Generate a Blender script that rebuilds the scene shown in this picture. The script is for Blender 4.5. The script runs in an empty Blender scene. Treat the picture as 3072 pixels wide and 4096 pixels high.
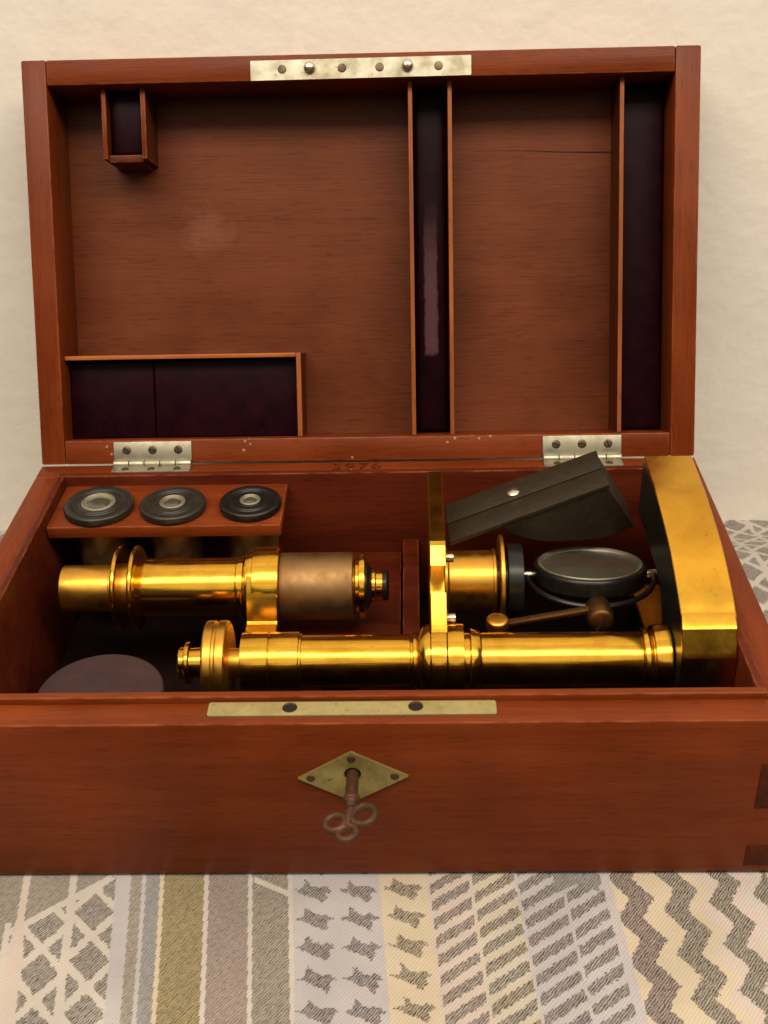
import bpy, bmesh, math, random
import numpy as np
from mathutils import Vector, Matrix
random.seed(4)
SC = bpy.context.scene
COL = SC.collection

# ------------------------------------------------------------------ camera
W, D, H, LEAN = 0.27, 0.1623, 0.0643, 0.4126      # case width, depth, height, lid lean (rad)
CAMP = Vector((0.0205, -0.2637, 0.2942))
pitch, yaw, roll = 0.5381, -0.0317, -0.029
fw = Vector((math.sin(yaw)*math.cos(pitch), math.cos(yaw)*math.cos(pitch), -math.sin(pitch)))
r0 = Vector((math.cos(yaw), -math.sin(yaw), 0)); u0 = r0.cross(fw)
r1 = r0*math.cos(roll) + u0*math.sin(roll); u1 = -r0*math.sin(roll) + u0*math.cos(roll)
cd = bpy.data.cameras.new('camera'); cam = bpy.data.objects.new('camera', cd); COL.objects.link(cam)
cam.matrix_world = Matrix(((r1.x, u1.x, -fw.x, CAMP.x), (r1.y, u1.y, -fw.y, CAMP.y), (r1.z, u1.z, -fw.z, CAMP.z), (0, 0, 0, 1)))
cd.sensor_fit = 'VERTICAL'; cd.sensor_height = 36; cd.sensor_width = 27
cd.lens = 36*4684.5/4096; cd.clip_start = 0.01; cd.clip_end = 50
cd.dof.use_dof = True; cd.dof.focus_distance = 0.45; cd.dof.aperture_fstop = 32
SC.camera = cam

# ------------------------------------------------------------------ light
wd = bpy.data.worlds.new('World'); SC.world = wd; wd.use_nodes = True
bg = wd.node_tree.nodes['Background']; bg.inputs[0].default_value = (1.0, 0.88, 0.70, 1); bg.inputs[1].default_value = 0.05
def lamp(name, loc, tgt, size, power, col, size_y=None):
    l = bpy.data.lights.new(name, 'AREA'); l.shape = 'DISK'; l.size = size; l.energy = power; l.color = col
    if size_y: l.shape = 'RECTANGLE'; l.size_y = size_y
    o = bpy.data.objects.new(name, l); COL.objects.link(o); o.location = loc
    o.rotation_euler = (Vector(tgt)-Vector(loc)).to_track_quat('-Z', 'Y').to_euler()
    return o
lamp('ceiling_glow', (0.0, -1.15, 1.95), (0, -1.15, 0.0), 5.2, 54, (1.0, 0.90, 0.72))
lamp('stretched_overhead_light', (0.20, -0.42, 1.12), (0.20, 0.12, 0.08), 2.2, 17.0, (1.0, 0.88, 0.70), 0.30)  # unseen overhead lamp, stretched sideways to draw long highlights along the brass
vs = SC.view_settings; vs.view_transform = 'Standard'; vs.look = 'None'; vs.exposure = 0.42; vs.gamma = 1; vs.use_curve_mapping = False
SC.render.engine = 'CYCLES'

# ------------------------------------------------------------------ materials
def mat(name):
    m = bpy.data.materials.new(name); m.use_nodes = True
    nt = m.node_tree; b = nt.nodes['Principled BSDF']
    return m, nt, b
def N(nt, t, **kw):
    n = nt.nodes.new(t)
    for k, v in kw.items():
        if k.startswith('i_'):
            key = k[2:]; n.inputs[int(key) if key.isdigit() else key.replace('_', ' ')].default_value = v
        else: setattr(n, k, v)
    return n
def ramp(nt, stops):
    n = nt.nodes.new('ShaderNodeValToRGB'); e = n.color_ramp.elements
    while len(e) < len(stops): e.new(0.5)
    for el, (p, c) in zip(e, stops): el.position = p; el.color = (c[0], c[1], c[2], 1)
    return n
def mixc(nt, a, b, f, mode='MIX'):
    n = nt.nodes.new('ShaderNodeMix'); n.data_type = 'RGBA'; n.blend_type = mode
    for s, v in ((n.inputs[6], a), (n.inputs[7], b), (n.inputs[0], f)):
        if hasattr(v, 'is_linked'): nt.links.new(v, s)
        elif isinstance(v, tuple): s.default_value = (v[0], v[1], v[2], 1)
        else: s.default_value = v
    return n.outputs[2]
def bump(nt, b, hsock, strength, dist):
    n = nt.nodes.new('ShaderNodeBump'); n.inputs['Strength'].default_value = strength; n.inputs['Distance'].default_value = dist
    nt.links.new(hsock, n.inputs['Height']); nt.links.new(n.outputs[0], b.inputs['Normal']); return n

def wood(name, dark, mid, light, axis='x', rough=0.38, specks=0.0, patch=None, scale=1.0, wear=True, fine=0.30):
    m, nt, b = mat(name); L = nt.links.new
    tc = N(nt, 'ShaderNodeTexCoord'); oi = N(nt, 'ShaderNodeObjectInfo')
    mu = N(nt, 'ShaderNodeMath', operation='MULTIPLY'); mu.inputs[1].default_value = 7.3; L(oi.outputs['Random'], mu.inputs[0])
    add = N(nt, 'ShaderNodeVectorMath', operation='ADD'); L(tc.outputs['Object'], add.inputs[0]); L(mu.outputs[0], add.inputs[1])
    mp = N(nt, 'ShaderNodeMapping'); L(add.outputs[0], mp.inputs[0])
    s = {'x': (5, 60, 60), 'y': (60, 5, 60), 'z': (60, 60, 5)}[axis]
    mp.inputs['Scale'].default_value = tuple(v*scale for v in s)
    n1 = N(nt, 'ShaderNodeTexNoise', i_Scale=1.6, i_Detail=6.0, i_Roughness=0.62, i_Distortion=0.6); L(mp.outputs[0], n1.inputs['Vector'])
    mp2 = N(nt, 'ShaderNodeMapping'); L(add.outputs[0], mp2.inputs[0])
    s2 = {'x': (40, 900, 900), 'y': (900, 40, 900), 'z': (900, 900, 40)}[axis]; mp2.inputs['Scale'].default_value = s2
    n2 = N(nt, 'ShaderNodeTexNoise', i_Scale=1.0, i_Detail=3.0, i_Roughness=0.6); L(mp2.outputs[0], n2.inputs['Vector'])
    n3 = N(nt, 'ShaderNodeTexNoise', i_Scale=22.0, i_Detail=3.0); L(add.outputs[0], n3.inputs['Vector'])
    r = ramp(nt, [(0.28, dark), (0.52, mid), (0.75, light)]); L(n1.outputs[0], r.inputs[0])
    r2 = ramp(nt, [(0.30, (0.55, 0.5, 0.48)), (0.52, (1, 1, 1)), (0.8, (1.12, 1.1, 1.08))]); L(n2.outputs[0], r2.inputs[0])
    c = mixc(nt, r.outputs[0], r2.outputs[0], fine, 'MULTIPLY')
    r3 = ramp(nt, [(0.3, (0.66, 0.62, 0.60)), (0.7, (1.20, 1.20, 1.18))]); L(n3.outputs[0], r3.inputs[0])
    c = mixc(nt, c, r3.outputs[0], 0.7, 'MULTIPLY')
    if specks:
        v = N(nt, 'ShaderNodeTexVoronoi', i_Scale=330.0); L(add.outputs[0], v.inputs['Vector'])
        n4 = N(nt, 'ShaderNodeTexNoise', i_Scale=45.0, i_Detail=2.0); L(add.outputs[0], n4.inputs['Vector'])
        ma = N(nt, 'ShaderNodeMath', operation='LESS_THAN'); L(v.outputs['Distance'], ma.inputs[0]); ma.inputs[1].default_value = 0.20
        mb = N(nt, 'ShaderNodeMath', operation='GREATER_THAN'); L(n4.outputs[0], mb.inputs[0]); mb.inputs[1].default_value = 0.72-0.1*specks
        mc = N(nt, 'ShaderNodeMath', operation='MULTIPLY'); L(ma.outputs[0], mc.inputs[0]); L(mb.outputs[0], mc.inputs[1])
        md = N(nt, 'ShaderNodeMath', operation='MULTIPLY'); L(mc.outputs[0], md.inputs[0]); md.inputs[1].default_value = 0.40
        c = mixc(nt, c, (0.55, 0.36, 0.25), md.outputs[0])
    if patch:   # faded, scuffed spot with a shape of its own
        (cx, cz, sx, sz) = patch
        mp4 = N(nt, 'ShaderNodeMapping'); L(tc.outputs['Object'], mp4.inputs[0])
        mp4.inputs['Location'].default_value = (-cx/sx, 0, -cz/sz); mp4.inputs['Scale'].default_value = (1/sx, 0.0, 1/sz)
        ln = N(nt, 'ShaderNodeVectorMath', operation='LENGTH')
        nz = N(nt, 'ShaderNodeTexNoise', i_Scale=95.0, i_Detail=7.0, i_Roughness=0.75); L(tc.outputs['Object'], nz.inputs['Vector'])
        L(mp4.outputs[0], ln.inputs[0])
        nz2 = N(nt, 'ShaderNodeMath', operation='MULTIPLY'); nz2.inputs[1].default_value = 2.6; L(nz.outputs[0], nz2.inputs[0])
        ad = N(nt, 'ShaderNodeMath', operation='ADD'); L(ln.outputs['Value'], ad.inputs[0]); L(nz2.outputs[0], ad.inputs[1])
        rr = ramp(nt, [(0.55, (1, 1, 1)), (1.0, (0, 0, 0))]); 
        sc = N(nt, 'ShaderNodeMath', operation='MULTIPLY'); sc.inputs[1].default_value = 0.42; L(ad.outputs[0], sc.inputs[0]); L(sc.outputs[0], rr.inputs[0])
        mf = N(nt, 'ShaderNodeMath', operation='MULTIPLY'); mf.inputs[1].default_value = 0.30; L(rr.outputs[0], mf.inputs[0])
        c = mixc(nt, c, (0.30, 0.12, 0.07), mf.outputs[0])
    mp5 = N(nt, 'ShaderNodeMapping'); L(add.outputs[0], mp5.inputs[0]); mp5.inputs['Rotation'].default_value = (0.1, 0.12, 0.15)
    mp5.inputs['Scale'].default_value = {'x': (14, 520, 520), 'y': (520, 14, 520), 'z': (520, 520, 14)}[axis]
    n6 = N(nt, 'ShaderNodeTexNoise', i_Scale=1.0, i_Detail=1.0); L(mp5.outputs[0], n6.inputs['Vector'])
    r6 = ramp(nt, [(0.70, (0, 0, 0)), (0.76, (0.22, 0.22, 0.22))]); L(n6.outputs[0], r6.inputs[0])
    c = mixc(nt, c, light, r6.outputs[0])
    mp8 = N(nt, 'ShaderNodeMapping'); L(add.outputs[0], mp8.inputs[0])
    mp8.inputs['Scale'].default_value = {'x': (130, 1300, 1300), 'y': (1300, 130, 1300), 'z': (1300, 1300, 130)}[axis]
    n8 = N(nt, 'ShaderNodeTexNoise', i_Scale=1.0, i_Detail=1.0); L(mp8.outputs[0], n8.inputs['Vector'])
    r8 = ramp(nt, [(0.30, (0.52, 0.48, 0.46)), (0.40, (1, 1, 1))]); L(n8.outputs[0], r8.inputs[0])
    c = mixc(nt, c, r8.outputs[0], 0.45, 'MULTIPLY')
    if wear:
        bv = N(nt, 'ShaderNodeBevel', samples=4); bv.inputs['Radius'].default_value = 0.0011
        ge = N(nt, 'ShaderNodeNewGeometry'); dt = N(nt, 'ShaderNodeVectorMath', operation='DOT_PRODUCT')
        L(bv.outputs[0], dt.inputs[0]); L(ge.outputs['Normal'], dt.inputs[1])
        rw_ = ramp(nt, [(0.90, (1, 1, 1)), (0.992, (0, 0, 0))]); L(dt.outputs['Value'], rw_.inputs[0])
        n7 = N(nt, 'ShaderNodeTexNoise', i_Scale=130.0, i_Detail=4.0); L(add.outputs[0], n7.inputs['Vector'])
        r7 = ramp(nt, [(0.38, (0, 0, 0)), (0.62, (0.75, 0.75, 0.75))]); L(n7.outputs[0], r7.inputs[0])
        mw = N(nt, 'ShaderNodeMath', operation='MULTIPLY'); L(rw_.outputs[0], mw.inputs[0]); L(r7.outputs[0], mw.inputs[1])
        c = mixc(nt, c, (0.33, 0.105, 0.035), mw.outputs[0])
    L(c, b.inputs['Base Color'])
    rg = ramp(nt, [(0.3, (rough-0.08,)*3), (0.7, (rough+0.14,)*3)]); L(n3.outputs[0], rg.inputs[0]); L(rg.outputs[0], b.inputs['Roughness'])
    b.inputs['Specular IOR Level'].default_value = 0.13
    bump(nt, b, n2.outputs[0], 0.22, 0.0004)
    return m

def metal(name, col, col2, rough=0.22, spot=(0.25, 0.13, 0.03), spots=0.35, axis=None, metallic=1.0, nscale=140.0):
    m, nt, b = mat(name); L = nt.links.new
    tc = N(nt, 'ShaderNodeTexCoord')
    n1 = N(nt, 'ShaderNodeTexNoise', i_Scale=nscale, i_Detail=5.0, i_Roughness=0.65); L(tc.outputs['Object'], n1.inputs['Vector'])
    r = ramp(nt, [(0.35, col), (0.70, col2)]); L(n1.outputs[0], r.inputs[0])
    n2 = N(nt, 'ShaderNodeTexNoise', i_Scale=430.0, i_Detail=2.0); L(tc.outputs['Object'], n2.inputs['Vector'])
    r2 = ramp(nt, [(0.66, (0, 0, 0)), (0.76, (spots,)*3)]); L(n2.outputs[0], r2.inputs[0])
    c = mixc(nt, r.outputs[0], spot, r2.outputs[0])
    b.inputs['Metallic'].default_value = metallic
    rr = ramp(nt, [(0.3, (rough*0.8,)*3), (0.75, (rough*1.5,)*3)]); L(n1.outputs[0], rr.inputs[0]); L(rr.outputs[0], b.inputs['Roughness'])
    if axis:   # fine turned / drawn lines
        mp = N(nt, 'ShaderNodeMapping'); L(tc.outputs['Object'], mp.inputs[0])
        mp.inputs['Scale'].default_value = {'x': (60, 2500, 2500), 'r': (3500, 40, 40), 'z': (2000, 2000, 60)}[axis]
        n3 = N(nt, 'ShaderNodeTexNoise', i_Scale=1.0, i_Detail=2.0); L(mp.outputs[0], n3.inputs['Vector'])
        bump(nt, b, n3.outputs[0], 0.16, 0.0001)
        r3 = ramp(nt, [(0.35, (0.80, 0.76, 0.70)), (0.6, (1.04, 1.04, 1.04))]); L(n3.outputs[0], r3.inputs[0])
        c = mixc(nt, c, r3.outputs[0], 0.6, 'MULTIPLY')
    n5 = N(nt, 'ShaderNodeTexNoise', i_Scale=55.0, i_Detail=5.0, i_Distortion=1.0); L(tc.outputs['Object'], n5.inputs['Vector'])
    r5 = ramp(nt, [(0.34, (0.84, 0.79, 0.72)), (0.50, (1, 1, 1))]); L(n5.outputs[0], r5.inputs[0])
    c = mixc(nt, c, r5.outputs[0], 0.8, 'MULTIPLY'); L(c, b.inputs['Base Color'])
    return m

def plain(name, c1, c2, rough=0.6, nscale=200.0, metallic=0.0, bstr=0.15, bdist=0.0003, spec=0.4, sheen=0.0):
    m, nt, b = mat(name); L = nt.links.new
    tc = N(nt, 'ShaderNodeTexCoord')
    n1 = N(nt, 'ShaderNodeTexNoise', i_Scale=nscale, i_Detail=5.0, i_Roughness=0.6); L(tc.outputs['Object'], n1.inputs['Vector'])
    r = ramp(nt, [(0.3, c1), (0.72, c2)]); L(n1.outputs[0], r.inputs[0]); L(r.outputs[0], b.inputs['Base Color'])
    b.inputs['Roughness'].default_value = rough; b.inputs['Metallic'].default_value = metallic
    b.inputs['Specular IOR Level'].default_value = spec; b.inputs['Sheen Weight'].default_value = sheen
    if sheen: b.inputs['Sheen Tint'].default_value = (0.35, 0.12, 0.2, 1)
    bump(nt, b, n1.outputs[0], bstr, bdist)
    return m

WD, WM, WL = (0.124, 0.0205, 0.0036), (0.150, 0.0270, 0.0050), (0.180, 0.0350, 0.0070)
M = {}
M['wood_x'] = wood('mahogany', WD, WM, WL, 'x', specks=0.0)
M['wood_y'] = wood('mahogany_cross', WD, WM, WL, 'y')
M['wood_z'] = wood('mahogany_upright', WD, WM, WL, 'z')
M['wood_speck'] = wood('mahogany_chipped', WD, WM, WL, 'x', specks=1.0)
M['panel'] = wood('mahogany_panel', (0.108, 0.0240, 0.0070), (0.120, 0.0285, 0.0088), (0.134, 0.0335, 0.0110), 'x', rough=0.36, fine=0.18, patch=(-0.068, 0.098, 0.0115, 0.011))
M['edge'] = wood('pale_rail_edge', (0.19, 0.048, 0.013), (0.26, 0.075, 0.021), (0.34, 0.11, 0.032), 'z', rough=0.45)
M['edge_x'] = wood('pale_rail_edge_cross', (0.30, 0.08, 0.022), (0.42, 0.13, 0.035), (0.5, 0.17, 0.05), 'x', rough=0.45)
M['rail'] = wood('dark_rail', (0.06, 0.012, 0.004), (0.085, 0.017, 0.005), (0.11, 0.023, 0.007), 'z', rough=0.45)
M['lining'] = wood('red_stained_lining', (0.055, 0.0072, 0.0022), (0.085, 0.0120, 0.0036), (0.112, 0.017, 0.0052), 'x', rough=0.5)
M['endgrain'] = plain('dark_end_grain', (0.045, 0.0085, 0.0026), (0.085, 0.0165, 0.005), 0.55, 500.0, spec=0.12)
M['velvet'] = plain('dark_velvet', (0.007, 0.0009, 0.0022), (0.017, 0.0020, 0.0050), 0.40, 130.0, spec=0.06)
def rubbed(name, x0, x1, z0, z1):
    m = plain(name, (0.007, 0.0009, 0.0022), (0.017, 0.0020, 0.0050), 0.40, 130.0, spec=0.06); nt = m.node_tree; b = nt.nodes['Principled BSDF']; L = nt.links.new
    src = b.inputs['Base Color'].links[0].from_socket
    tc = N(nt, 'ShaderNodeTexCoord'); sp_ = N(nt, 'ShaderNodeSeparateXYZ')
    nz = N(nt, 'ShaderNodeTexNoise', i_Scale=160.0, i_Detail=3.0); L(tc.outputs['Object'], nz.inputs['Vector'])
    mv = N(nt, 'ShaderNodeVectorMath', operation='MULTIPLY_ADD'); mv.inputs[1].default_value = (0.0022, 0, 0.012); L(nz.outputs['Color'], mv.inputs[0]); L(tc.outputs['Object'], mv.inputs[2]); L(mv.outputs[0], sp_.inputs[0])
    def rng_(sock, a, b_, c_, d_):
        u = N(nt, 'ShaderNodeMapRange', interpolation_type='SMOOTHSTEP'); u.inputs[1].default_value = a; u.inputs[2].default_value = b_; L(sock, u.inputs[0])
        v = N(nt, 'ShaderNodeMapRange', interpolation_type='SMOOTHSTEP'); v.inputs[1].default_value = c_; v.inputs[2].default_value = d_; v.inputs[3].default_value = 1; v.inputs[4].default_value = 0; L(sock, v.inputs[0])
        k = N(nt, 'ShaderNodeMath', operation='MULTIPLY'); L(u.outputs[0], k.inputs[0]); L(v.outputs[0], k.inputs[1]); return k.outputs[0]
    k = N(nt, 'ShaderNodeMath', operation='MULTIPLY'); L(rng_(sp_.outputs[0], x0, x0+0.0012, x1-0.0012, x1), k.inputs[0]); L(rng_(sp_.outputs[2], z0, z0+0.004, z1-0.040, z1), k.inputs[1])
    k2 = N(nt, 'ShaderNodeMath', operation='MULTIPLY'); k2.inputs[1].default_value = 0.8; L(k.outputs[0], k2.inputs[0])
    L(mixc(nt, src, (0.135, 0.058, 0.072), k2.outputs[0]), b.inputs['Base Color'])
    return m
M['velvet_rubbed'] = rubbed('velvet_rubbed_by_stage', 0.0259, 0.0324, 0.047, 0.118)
M['floor_cloth'] = plain('dark_floor_lining', (0.005, 0.0015, 0.0012), (0.011, 0.003, 0.0022), 0.8, 300.0, spec=0.1)
B1, B2 = (0.70, 0.390, 0.046), (0.645, 0.345, 0.036)
M['brass'] = metal('lacquered_brass', B1, B2, 0.17, axis='x')
M['brass_turned'] = metal('turned_brass', B1, B2, 0.16, axis='r')
M['brass_foot'] = metal('foot_brass', (0.69, 0.375, 0.042), (0.655, 0.345, 0.036), 0.21, spots=0.35)
M['brass_old'] = metal('worn_brass', (0.66, 0.35, 0.055), (0.54, 0.27, 0.04), 0.32)
M['bronze'] = metal('tarnished_bronze', (0.31, 0.185, 0.080), (0.245, 0.140, 0.060), 0.46, spot=(0.45, 0.29, 0.13), spots=0.25, nscale=70.0)
M['bronze_dark'] = metal('dark_bronze', (0.17, 0.085, 0.035), (0.10, 0.05, 0.02), 0.42)
M['nickel'] = metal('dull_nickel', (0.46, 0.43, 0.35), (0.38, 0.35, 0.26), 0.50, spot=(0.16, 0.12, 0.05), spots=0.5)
M['plate'] = metal('tarnished_lock_brass', (0.50, 0.42, 0.20), (0.33, 0.28, 0.12), 0.48, spot=(0.10, 0.07, 0.03), spots=0.8, metallic=0.8)
M['escutcheon'] = metal('green_tarnished_brass', (0.40, 0.33, 0.11), (0.22, 0.18, 0.07), 0.5, spot=(0.07, 0.045, 0.02), spots=0.9, metallic=0.75)
M['steel_dark'] = metal('dark_screw_steel', (0.16, 0.12, 0.08), (0.07, 0.05, 0.03), 0.45)
M['steel'] = metal('bright_steel', (0.7, 0.62, 0.5), (0.6, 0.52, 0.4), 0.25)
M['key'] = metal('rusty_key_iron', (0.095, 0.036, 0.016), (0.045, 0.017, 0.008), 0.55, metallic=0.45)
M['black'] = plain('black_lacquer', (0.006, 0.005, 0.0045), (0.013, 0.011, 0.009), 0.30, 300.0, spec=0.3)
M['ebonite'] = plain('black_ebonite', (0.011, 0.009, 0.007), (0.026, 0.021, 0.015), 0.38, 250.0, spec=0.35)
M['leather'] = plain('dark_case_leather', (0.015, 0.010, 0.0055), (0.027, 0.0185, 0.010), 0.46, 380.0, bstr=0.3, spec=0.25)
M['disc'] = plain('purple_grey_card', (0.034, 0.0165, 0.018), (0.045, 0.023, 0.0235), 0.75, 160.0, spec=0.2)
M['hole'] = plain('hole_dark', (0.004, 0.002, 0.001), (0.01, 0.004, 0.002), 0.9)
M['ink'] = plain('stamp_ink', (0.012, 0.003, 0.001), (0.13, 0.022, 0.005), 0.8, 520.0, spec=0.05)
M['glass'], nt, b = mat('eye_lens_glass'); b.inputs['Base Color'].default_value = (0.055, 0.05, 0.035, 1); b.inputs['Roughness'].default_value = 0.06; b.inputs['Specular IOR Level'].default_value = 0.8
M['mirror'] = metal('old_mirror', (0.22, 0.195, 0.145), (0.175, 0.155, 0.115), 0.18, metallic=0.7, spot=(0.12, 0.10, 0.06))

# ------------------------------------------------------------------ builders (shapes are built in world metres, unless a lid part)
def empty(name, loc, label=None, cat=None, group=None):
    o = bpy.data.objects.new(name, None); COL.objects.link(o); o.location = loc; o.empty_display_size = 0.01
    if label: o['label'] = label; o['category'] = cat
    if group: o['group'] = group
    return o
def origin(p):
    v = Vector((0, 0, 0))
    while p is not None: v += p.location; p = p.parent
    return v
def link(name, bm, m, parent=None, smooth=True, ang=35, world=True):
    if parent is not None and world:
        bmesh.ops.translate(bm, verts=bm.verts, vec=-origin(parent))
    bmesh.ops.recalc_face_normals(bm, faces=bm.faces)
    me = bpy.data.meshes.new(name)
    if smooth:
        for f in bm.faces: f.smooth = True
        for e in bm.edges:
            if len(e.link_faces) == 2 and e.calc_face_angle(0) > math.radians(ang): e.smooth = False
    bm.to_mesh(me); bm.free()
    me.materials.append(M[m] if isinstance(m, str) else m)
    o = bpy.data.objects.new(name, me); COL.objects.link(o); o.parent = parent
    return o
def box(x0, x1, y0, y1, z0, z1, bev=0.0006, bm=None, seg=2):
    t = bmesh.new()
    vs_ = [t.verts.new((x, y, z)) for x in (x0, x1) for y in (y0, y1) for z in (z0, z1)]
    for q in ((0, 1, 3, 2), (4, 6, 7, 5), (0, 4, 5, 1), (2, 3, 7, 6), (0, 2, 6, 4), (1, 5, 7, 3)): t.faces.new([vs_[i] for i in q])
    bmesh.ops.recalc_face_normals(t, faces=t.faces)
    if bev: bmesh.ops.bevel(t, geom=list(t.edges), offset=bev, segments=seg, profile=0.5, affect='EDGES')
    if bm is None: return t
    merge(bm, t); return bm
def merge(bm, t):
    me = bpy.data.meshes.new('tmp'); t.to_mesh(me); t.free(); bm.from_mesh(me); bpy.data.meshes.remove(me)
def soften(prof, b=0.00035):
    """round the convex/concave corners of a lathe profile a little"""
    out = [prof[0]]
    for i in range(1, len(prof)-1):
        p, a, q = Vector(prof[i-1]), Vector(prof[i]), Vector(prof[i+1])
        d1, d2 = (p-a), (q-a)
        if d1.length < 1e-7 or d2.length < 1e-7: out.append(prof[i]); continue
        k = min(b, d1.length*0.4, d2.length*0.4)
        out.append(tuple(a+d1.normalized()*k)); out.append(tuple(a + (d1.normalized()+d2.normalized())*k*0.3)); out.append(tuple(a+d2.normalized()*k))
    out.append(prof[-1]); return out
def lathe(prof, c, axis='x', seg=72, bm=None, b=0.00035, rip=None):
    """prof: (axial, radius) pairs; c: centre in the two other coordinates (or a full point for 'z' / 'y')"""
    bm = bm or bmesh.new(); prof = soften(prof, b); rings = []
    for a, r in prof:
        ring = []
        for k in range(seg):
            t = 2*math.pi*k/seg; rr = r
            if rip and r > rip[0]: rr = r - (rip[1] if k % 2 else 0)
            s, co = math.sin(t)*rr, math.cos(t)*rr
            if axis == 'x': P = (a, c[0]+s, c[1]+co)
            elif axis == 'y': P = (c[0]+s, a, c[1]+co)
            else: P = (c[0]+s, c[1]+co, a)
            ring.append(bm.verts.new(P))
        rings.append(ring)
    for p, q in zip(rings, rings[1:]):
        for k in range(seg): bm.faces.new((p[k], p[(k+1) % seg], q[(k+1) % seg], q[k]))
    for ring, (a, r) in ((rings[0], prof[0]), (rings[-1], prof[-1])):
        if r > 1e-5: bm.faces.new(ring)
    return bm
def cyl(a0, a1, r): return [(a0, 0.0001), (a0, r), (a1, r), (a1, 0.0001)]
def prism(poly, f0, f1, bev=0.0005, seg=2):
    """poly: list of points; f0/f1 turn a 2-d point into the two end positions"""
    bm = bmesh.new(); a = [bm.verts.new(f0(p)) for p in poly]; b_ = [bm.verts.new(f1(p)) for p in poly]
    n = len(poly); bm.faces.new(a); bm.faces.new(list(reversed(b_)))
    for i in range(n): bm.faces.new((a[i], b_[i], b_[(i+1) % n], a[(i+1) % n]))
    bmesh.ops.recalc_face_normals(bm, faces=bm.faces)
    if bev:
        cap = [e for e in bm.edges if any(len(f.verts) == n and n > 4 for f in e.link_faces)] if n > 4 else list(bm.edges)
        bmesh.ops.bevel(bm, geom=cap, offset=bev, segments=seg, profile=0.5, affect='EDGES')
    return bm
def smoothpoly(pts, n=6):
    out = []; m = len(pts)
    for i in range(m-1):
        p0, p1, p2, p3 = [Vector(pts[max(0, min(m-1, i+k))]) for k in (-1, 0, 1, 2)]
        for k in range(n):
            t = k/n
            out.append(tuple(0.5*((2*p1)+(p2-p0)*t+(2*p0-5*p1+4*p2-p3)*t*t+(3*p1-p0-3*p2+p3)*t**3)))
    out.append(tuple(pts[-1])); return out
def tube(path, r, seg=12, bm=None, close=False):
    bm = bm or bmesh.new(); rings = []; n = len(path)
    for i, P in enumerate(path):
        P = Vector(P)
        a = Vector(path[(i-1) % n] if close or i else path[i]); c = Vector(path[(i+1) % n] if close or i < n-1 else path[i])
        t = (c-a).normalized(); up = Vector((0.13, 0.21, 0.97)); s = t.cross(up).normalized(); w_ = s.cross(t)
        rings.append([bm.verts.new(P + (s*math.cos(k*2*math.pi/seg)+w_*math.sin(k*2*math.pi/seg))*r) for k in range(seg)])
    for i in range(n if close else n-1):
        p, q = rings[i], rings[(i+1) % n]
        for k in range(seg): bm.faces.new((p[k], p[(k+1) % seg], q[(k+1) % seg], q[k]))
    if not close: bm.faces.new(rings[0]); bm.faces.new(rings[-1])
    return bm
def plate2d(outer, holes, thick, xf, bev=0.0002):
    """a flat plate with real holes; xf maps (a, b, height) to a position"""
    cu = bpy.data.curves.new('tmp', 'CURVE'); cu.dimensions = '2D'; cu.fill_mode = 'BOTH'; cu.extrude = thick/2*1000
    for loop in [outer]+[[(hx+hr*math.cos(2*math.pi*k/24), hy+hr*math.sin(2*math.pi*k/24)) for k in range(24)] for hx, hy, hr in holes]:
        s = cu.splines.new('POLY'); s.points.add(len(loop)-1); s.use_cyclic_u = True
        for p, (a, b_) in zip(s.points, loop): p.co = (a*1000, b_*1000, 0, 1)
    o = bpy.data.objects.new('tmp', cu); COL.objects.link(o)
    dg = bpy.context.evaluated_depsgraph_get(); me = bpy.data.meshes.new_from_object(o.evaluated_get(dg))
    bm = bmesh.new(); bm.from_mesh(me); bpy.data.objects.remove(o); bpy.data.meshes.remove(me); bpy.data.curves.remove(cu)
    bmesh.ops.remove_doubles(bm, verts=bm.verts, dist=1e-4)
    for v in bm.verts:
        v.co = xf(v.co.x/1000, v.co.y/1000, v.co.z/1000+thick/2)
    return bm
def rrect(x0, x1, y0, y1, r=0.0008, n=4):
    out = []
    for cx, cy, a0 in ((x1-r, y1-r, 0), (x0+r, y1-r, 90), (x0+r, y0+r, 180), (x1-r, y0+r, 270)):
        for k in range(n+1):
            t = math.radians(a0+90*k/n); out.append((cx+r*math.cos(t), cy+r*math.sin(t)))
    return out

# ------------------------------------------------------------------ setting: wall
bm = bmesh.new()
WALLY = 0.2566
vs_ = [bm.verts.new(p) for p in ((-0.9, WALLY, -0.12), (0.9, WALLY, -0.12), (0.9, WALLY, 1.1), (-0.9, WALLY, 1.1), (-0.9, WALLY+0.1, -0.12), (0.9, WALLY+0.1, -0.12), (0.9, WALLY+0.1, 1.1), (-0.9, WALLY+0.1, 1.1))]
for q in ((0, 1, 2, 3), (5, 4, 7, 6), (4, 0, 3, 7), (1, 5, 6, 2), (3, 2, 6, 7), (4, 5, 1, 0)): bm.faces.new([vs_[i] for i in q])
m, nt, b = mat('old_beige_plaster'); L = nt.links.new
tc = N(nt, 'ShaderNodeTexCoord')
n1 = N(nt, 'ShaderNodeTexNoise', i_Scale=9.0, i_Detail=6.0, i_Roughness=0.6, i_Distortion=0.5); L(tc.outputs['Object'], n1.inputs['Vector'])
r = ramp(nt, [(0.3, (0.79, 0.73, 0.66)), (0.7, (0.86, 0.80, 0.73))]); L(n1.outputs[0], r.inputs[0])
mp = N(nt, 'ShaderNodeMapping'); mp.inputs['Rotation'].default_value = (0, 0.6, 0); mp.inputs['Scale'].default_value = (90, 90, 18); L(tc.outputs['Object'], mp.inputs[0])
n2 = N(nt, 'ShaderNodeTexNoise', i_Scale=1.0, i_Detail=4.0, i_Distortion=2.2); L(mp.outputs[0], n2.inputs['Vector'])
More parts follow.
